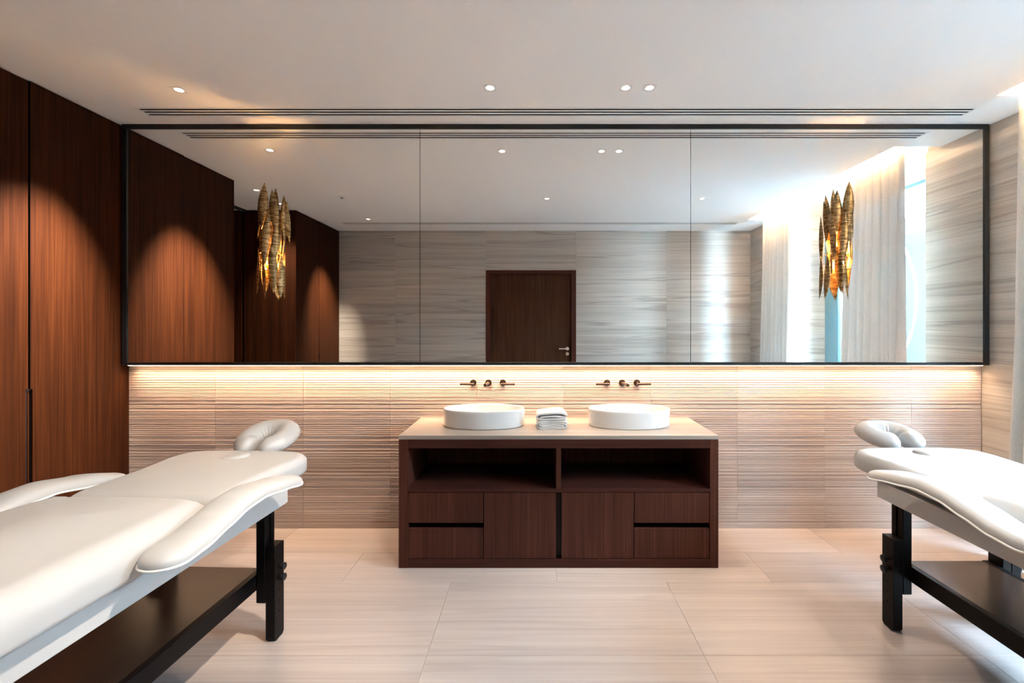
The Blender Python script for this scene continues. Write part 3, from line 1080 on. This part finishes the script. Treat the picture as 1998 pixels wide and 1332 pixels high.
def massage_table(loc, rz, label, ring_tilt, plug_tilt):
    t = thing('massage_table', label, 'massage table', loc, rz, 'white massage tables')
    rr0 = random.Random(2)
    HW = 0.305
    LEN = 1.80
    # frame
    bm = bmesh.new()
    z0, z1 = 0.608, 0.69
    add_box(bm, -HW, -HW + 0.025, -LEN, 0.07, z0, z1, bev=0.002)
    add_box(bm, HW - 0.025, HW, -LEN, 0.07, z0, z1, bev=0.002)
    add_box(bm, -HW + 0.025, HW - 0.025, 0.045, 0.0695, z0, z1)
    add_box(bm, -HW + 0.025, HW - 0.025, -LEN, -LEN + 0.025, z0, z1)
    add_box(bm, -HW + 0.025, HW - 0.025, -LEN + 0.025, 0.045, z1 - 0.018, z1 - 0.001)
    obj('frame', bm, M['tablewhite'], t)
    # legs: fixed upper board inside, sliding lower board outside with knobs
    for sx_ in (-1, 1):
        for yc in (0.0, -LEN + 0.10):
            a, b = sorted((sx_ * (HW - 0.09), sx_ * (HW - 0.045)))
            lg = obj('leg', box(a, b, yc - 0.0375, yc + 0.0375, 0.177, z0, bev=0.004), M['espresso'], t)
            a, b = sorted((sx_ * (HW - 0.0445), sx_ * HW))
            bm = bmesh.new()
            o2 = [(yc - 0.0375, 0.012), (yc - 0.0255, 0.0), (yc + 0.0255, 0.0), (yc + 0.0375, 0.012), (yc + 0.0375, 0.44), (yc - 0.0375, 0.44)]
            add_prism(bm, o2, 'x', a, b)
            bmesh.ops.bevel(bm, geom=list(bm.edges), offset=0.002, segments=1, affect='EDGES')
            foot = obj('sliding_leg', bm, M['espresso'], t)
            for zk in (0.335, 0.285):
                bm = bmesh.new()
                add_tube(bm, [(sx_ * HW, yc, zk), (sx_ * (HW + 0.012), yc, zk)], 0.007, 12)
                add_tube(bm, [(sx_ * (HW + 0.010), yc, zk), (sx_ * (HW + 0.013), yc, zk), (sx_ * (HW + 0.026), yc, zk), (sx_ * (HW + 0.029), yc, zk)], [0.013, 0.0165, 0.0165, 0.012], 16)
                obj('knob', bm, M['black'], foot, smooth=40)
            bm = bmesh.new()
            for zk in (0.385, 0.225, 0.175, 0.125):
                add_tube(bm, [(sx_ * (HW - 0.003), yc, zk), (sx_ * (HW + 0.0004), yc, zk)], 0.0035, 8)
            obj('peg_holes', bm, M['void'], foot)['kind'] = 'stuff'
            bm = bmesh.new()
            a, b = sorted((sx_ * (HW - 0.046), sx_ * (HW - 0.0442)))
            add_box(bm, a, b, yc - 0.006, yc + 0.006, 0.445, z0 - 0.003)
            obj('slide_groove', bm, M['void'], lg)
    # rails and shelf
    for sx_ in (-1, 1):
        a, b = sorted((sx_ * (HW - 0.118), sx_ * (HW - 0.0905)))
        obj('rail', box(a, b, -LEN + 0.06, 0.037, 0.234, 0.308, bev=0.002), M['espresso'], t)
    obj('shelf', box(-HW + 0.1185, HW - 0.1185, -LEN + 0.07, 0.03, 0.288, 0.307, bev=0.001), M['shelf'], t)
    obj('cross_rail', box(-HW + 0.092, HW - 0.092, 0.0, 0.03, 0.234, 0.2875), M['espresso'], t)

    # body cushion
    def mirror_out(half):
        return half + [(-x, y) for x, y in half[::-1]]
    half = [(0.20, -LEN - 0.03), (0.335, -LEN + 0.02), (0.348, -1.2), (0.348, -0.75), (0.338, -0.50), (0.315, -0.435), (0.15, -0.420)]
    bm = bmesh.new()

    def zbody(x, y):
        return 0.010 * max(0, 1 - ((y + 0.95) / 0.6) ** 2)
    # outline must run counter-clockwise: right side going +y, then left side going -y
    add_pad(bm, chaikin_closed(mirror_out(half), 2), 0.690, 0.826, 0.084, 0.022, 0.020, zbody)
    obj('body_cushion', bm, M['leather'], t, smooth=180)

    # head cushion with breathing hole
    half = [(0.12, -0.425), (0.275, -0.425), (0.318, -0.40), (0.314, -0.22), (0.320, -0.06), (0.336, 0.06), (0.346, 0.15), (0.318, 0.235), (0.24, 0.268), (0.10, 0.275)]
    bm = bmesh.new()

    def zhead(x, y):
        return 0.004 * (y + 0.1)
    add_pad(bm, chaikin_closed(mirror_out(half), 2), 0.712, 0.808, 0.042, 0.020, 0.010, zhead)
    head = obj('head_cushion', bm, M['leather'], t, smooth=180)
    hy = 0.115
    bm = bmesh.new()
    el = [(0.088 * math.cos(2 * math.pi * k / 40), hy + 0.072 * math.sin(2 * math.pi * k / 40)) for k in range(40)]
    add_prism(bm, el, 'z', 0.770, 0.90)
    cut = obj('cutter', bm, M['leather'])
    apply_boolean(head, cut)
    bm = bmesh.new()
    el2 = [(0.082 * math.cos(2 * math.pi * k / 40), 0.066 * math.sin(2 * math.pi * k / 40)) for k in range(40)]
    add_pad(bm, el2, 0.0, 0.036, 0.016, 0.006, 0.006, rings_in=5)
    bmesh.ops.transform(bm, matrix=Matrix.Translation((0, hy, 0.782)) @ Matrix.Rotation(R(plug_tilt), 4, 'Y') @ Matrix.Rotation(R(-4), 4, 'X'), verts=bm.verts)
    obj('face_plug', bm, M['leather'], head, smooth=180)
    # hinge plate carrying the head cushion
    bm = bmesh.new()
    add_box(bm, -0.24, 0.24, -0.40, 0.16, 0.690, 0.711)
    obj('head_board', bm, M['tablewhite'], t)
    for sx_ in (-1, 1):
        obj('hinge_bracket', box(sx_ * 0.27 - 0.012, sx_ * 0.27 + 0.012, 0.05, 0.16, 0.700, 0.712), M['black'], t)

    # face cradle: padded horseshoe on two rods
    bm = bmesh.new()
    rings = []
    nph = 90
    for i in range(nph + 1):
        ph = R(-168 + 336 * i / nph)
        e = min(i, nph - i) / 7.0
        k = math.sqrt(max(0.0, 1 - (1 - min(1, e)) ** 2)) if e < 1 else 1
        k = max(k, 0.12)
        rr_ = 0.067 * k * (0.94 + 0.08 * math.cos(ph))
        hz_ = 0.052 * k
        wr = 0.0022 * math.sin(ph * 17) + 0.0014 * math.sin(ph * 29 + 1)
        cxr, cyr = 0.091 * math.sin(ph), 0.102 * math.cos(ph)
        l = math.hypot(cxr, cyr)
        nx, ny = cxr / l, cyr / l
        ring = []
        for q in range(20):
            a = 2 * math.pi * q / 20
            ca, sa = math.cos(a), math.sin(a)
            inner = max(0, -ca) * (1 if abs(ph) < 2.2 else 0.3)
            rad = rr_ * (1 + 0.12 * max(0, ca)) + wr * inner * 1.6
            zz = hz_ * sa
            if sa < 0:
                zz *= 0.8
            ring.append((cxr + nx * rad * ca, cyr + ny * rad * ca, zz - 0.012 * inner * k))
        rings.append(ring)
    add_sweep(bm, rings)
    TM = Matrix.Translation((0, 0.395, 0.835)) @ Matrix.Rotation(R(ring_tilt), 4, 'X')
    bmesh.ops.transform(bm, matrix=TM, verts=bm.verts)
    fr = obj('face_cradle', bm, M['leather'], t, smooth=180)
    bm = bmesh.new()
    pts = [(0.10 * math.sin(R(a)), 0.11 * math.cos(R(a)), -0.036) for a in range(-150, 151, 10)]
    add_tube(bm, pts, 0.009, 8)
    bmesh.ops.transform(bm, matrix=TM, verts=bm.verts)
    for sx_ in (-0.07, 0.07):
        add_tube(bm, [(sx_, 0.02, 0.660), (sx_, 0.24, 0.665), (sx_, 0.31, 0.69), (sx_, 0.335, 0.775)], 0.008, 10)
    obj('cradle_frame', bm, M['tablewhite'], fr, smooth=60)

    # armrests
    zprof = [(-0.86, 0.748), (-0.80, 0.748), (-0.70, 0.756), (-0.60, 0.778), (-0.50, 0.800), (-0.40, 0.806), (-0.26, 0.786), (-0.10, 0.757), (-0.03, 0.752)]
    for sx_ in (-1, 1):
        y0, y1 = -0.845, -0.045
        bm = bmesh.new()
        rings = []
        inner_e, outer_e = [], []
        ny_ = 60
        for i in range(ny_ + 1):
            u = i / ny_
            u = 0.5 - 0.5 * math.cos(math.pi * u)
            y = y0 + (y1 - y0) * u
            dn = (y - y0) / 0.075
            df = (y1 - y) / 0.16
            kn = math.sqrt(max(0, 1 - (1 - min(dn, 1)) ** 2))
            kf = math.sqrt(max(0, 1 - (1 - min(df, 1)) ** 2))
            k = max(min(kn, kf), 0.03)
            hw = 0.072 * k
            xc = 0.418 - 0.012 * (1 - kf)
            z = lerp_table(y, zprof)
            hh_ = 0.045 * (k ** 0.75)
            ring = []
            for q in range(25):
                a = math.pi * q / 24
                ring.append((sx_ * (xc + hw * math.cos(a)), y, z + hh_ * (math.sin(a) ** 0.58)))
            for q in range(1, 8):
                a = math.pi + math.pi * q / 8
                ring.append((sx_ * (xc + hw * 0.98 * math.cos(a)), y, z + 0.012 * k * math.sin(a)))
            rings.append(ring)
            inner_e.append((sx_ * (xc - hw), y, z))
            outer_e.append((sx_ * (xc + hw), y, z))
        add_sweep(bm, rings)
        arm = obj('armrest', bm, M['leather'], t, smooth=180)
        bm = bmesh.new()
        add_tube(bm, outer_e + inner_e[::-1], 0.0042, 8, loop=True)
        obj('piping', bm, M['piping'], arm, smooth=180)
        bm = bmesh.new()
        a, b = sorted((sx_ * (HW + 0.001), sx_ * (HW + 0.07)))
        obj('arm_bracket', add_box(bm, a, b, -0.46, -0.40, 0.735, 0.795), M['tablewhite'], arm)
        obj('arm_bracket', box(a, b, -0.62, -0.50, 0.715, 0.765), M['tablewhite'], arm)
        a, b = sorted((sx_ * (HW + 0.0705), sx_ * (HW + 0.0725)))
        obj('bracket_slot', box(a, b, -0.455, -0.41, 0.768, 0.774), M['black'], arm)
        obj('bracket_slot', box(a, b, -0.57, -0.53, 0.735, 0.741), M['black'], arm)
    return t


massage_table((-1.505, 2.227, 0), R(-2.4), 'white padded massage table with black legs, beside the walnut wall', 18, -8)
massage_table((2.015, 2.287, 0), R(0.0), 'white padded massage table with black legs, beside the curtained window', 10, 9)


# ------------------------------------------------------------------ wall sconces on the mirror
def leaf_bm(L, W, cup, bend):
    bm = bmesh.new()
    nu, nv = 14, 6
    g = []
    for i in range(nu + 1):
        t = i / nu
        s_ = 2 * t - 1
        wd = W / 2 * max(0.0, (1 - abs(s_) ** 1.8)) ** 0.95
        row = []
        for j in range(nv + 1):
            q = 2 * j / nv - 1
            x = wd * q
            y = cup * (q * q) * (wd / (W / 2)) + bend * s_ * s_
            row.append(bm.verts.new((x, y, s_ * L / 2)))
        g.append(row)
    for i in range(nu):
        for j in range(nv):
            try:
                bm.faces.new((g[i][j], g[i][j + 1], g[i + 1][j + 1], g[i + 1][j]))
            except ValueError:
                pass
    bmesh.ops.remove_doubles(bm, verts=bm.verts, dist=0.0002)
    bmesh.ops.recalc_face_normals(bm, faces=bm.faces)
    bmesh.ops.solidify(bm, geom=list(bm.faces), thickness=0.0016)
    return bm


def sconce(x, label, leaves, seed):
    rr = random.Random(seed)
    s_ = thing('wall_sconce', label, 'sconce', (x, 3.337, 2.03), 0, 'brass leaf sconces')
    bm = box(-0.045, 0.045, -0.012, 0.0, -0.20, 0.20, bev=0.003)
    bp_ = obj('back_plate', bm, M['gold'], s_)
    bm = bmesh.new()
    for zz in (0.15, -0.06, -0.17):
        for a in (-70, -35, 0, 35, 70):
            add_tube(bm, [(0, -0.010, zz), (0.078 * math.sin(R(a)), -0.010 - 0.07 * math.cos(R(a)), zz)], 0.0025, 6)
    obj('spokes', bm, M['gold'], bp_)['kind'] = 'stuff'
    for zz in (0.0, -0.13):
        bm = bmesh.new()
        bmesh.ops.create_uvsphere(bm, u_segments=12, v_segments=8, radius=0.012)
        bmesh.ops.transform(bm, matrix=Matrix.Translation((0, -0.045, zz)) @ Matrix.Scale(1.7, 4, (0, 0, 1)), verts=bm.verts)
        obj('bulb', bm, M['bulb'], s_, smooth=180)
        lamp('sconce_lamp', 'POINT', (x, 3.337 - 0.045, 2.03 + zz), 3.6, (1.0, 0.52, 0.18), shadow_soft_size=0.014)
    for (ang, z, L, W) in leaves:
        rad = 0.096 + rr.uniform(-0.024, 0.018)
        bm = leaf_bm(L, W * 1.06, 0.013, rr.uniform(-0.004, 0.012))
        twist = rr.uniform(-36, 36)
        mt = (Matrix.Rotation(R(ang), 4, 'Z') @ Matrix.Translation((0, -rad, z)) @ Matrix.Rotation(R(twist), 4, 'Z')
              @ Matrix.Rotation(R(rr.uniform(-6, 6)), 4, 'Y') @ Matrix.Rotation(R(rr.uniform(-3, 5)), 4, 'X'))
        bmesh.ops.transform(bm, matrix=mt, verts=bm.verts)
        obj('leaf', bm, M['gold'], s_, smooth=180)


tiers = [(-58, 0.19, 0.30, 0.060), (-14, 0.262, 0.33, 0.066), (34, 0.225, 0.30, 0.062), (76, 0.17, 0.30, 0.056),
         (-82, 0.02, 0.34, 0.054), (-38, 0.055, 0.37, 0.064), (8, 0.035, 0.38, 0.066), (52, 0.045, 0.35, 0.062),
         (-60, -0.18, 0.33, 0.060), (-16, -0.225, 0.32, 0.064), (30, -0.17, 0.34, 0.062), (72, -0.225, 0.31, 0.058)]
sconce(-1.86, 'brass leaf sconce fixed on the left mirror pane, nearer the walnut wall', tiers, 4)
sconce(2.14, 'brass leaf sconce fixed on the right mirror pane, nearer the curtains', [(-a, z, L, W) for a, z, L, W in tiers], 9)
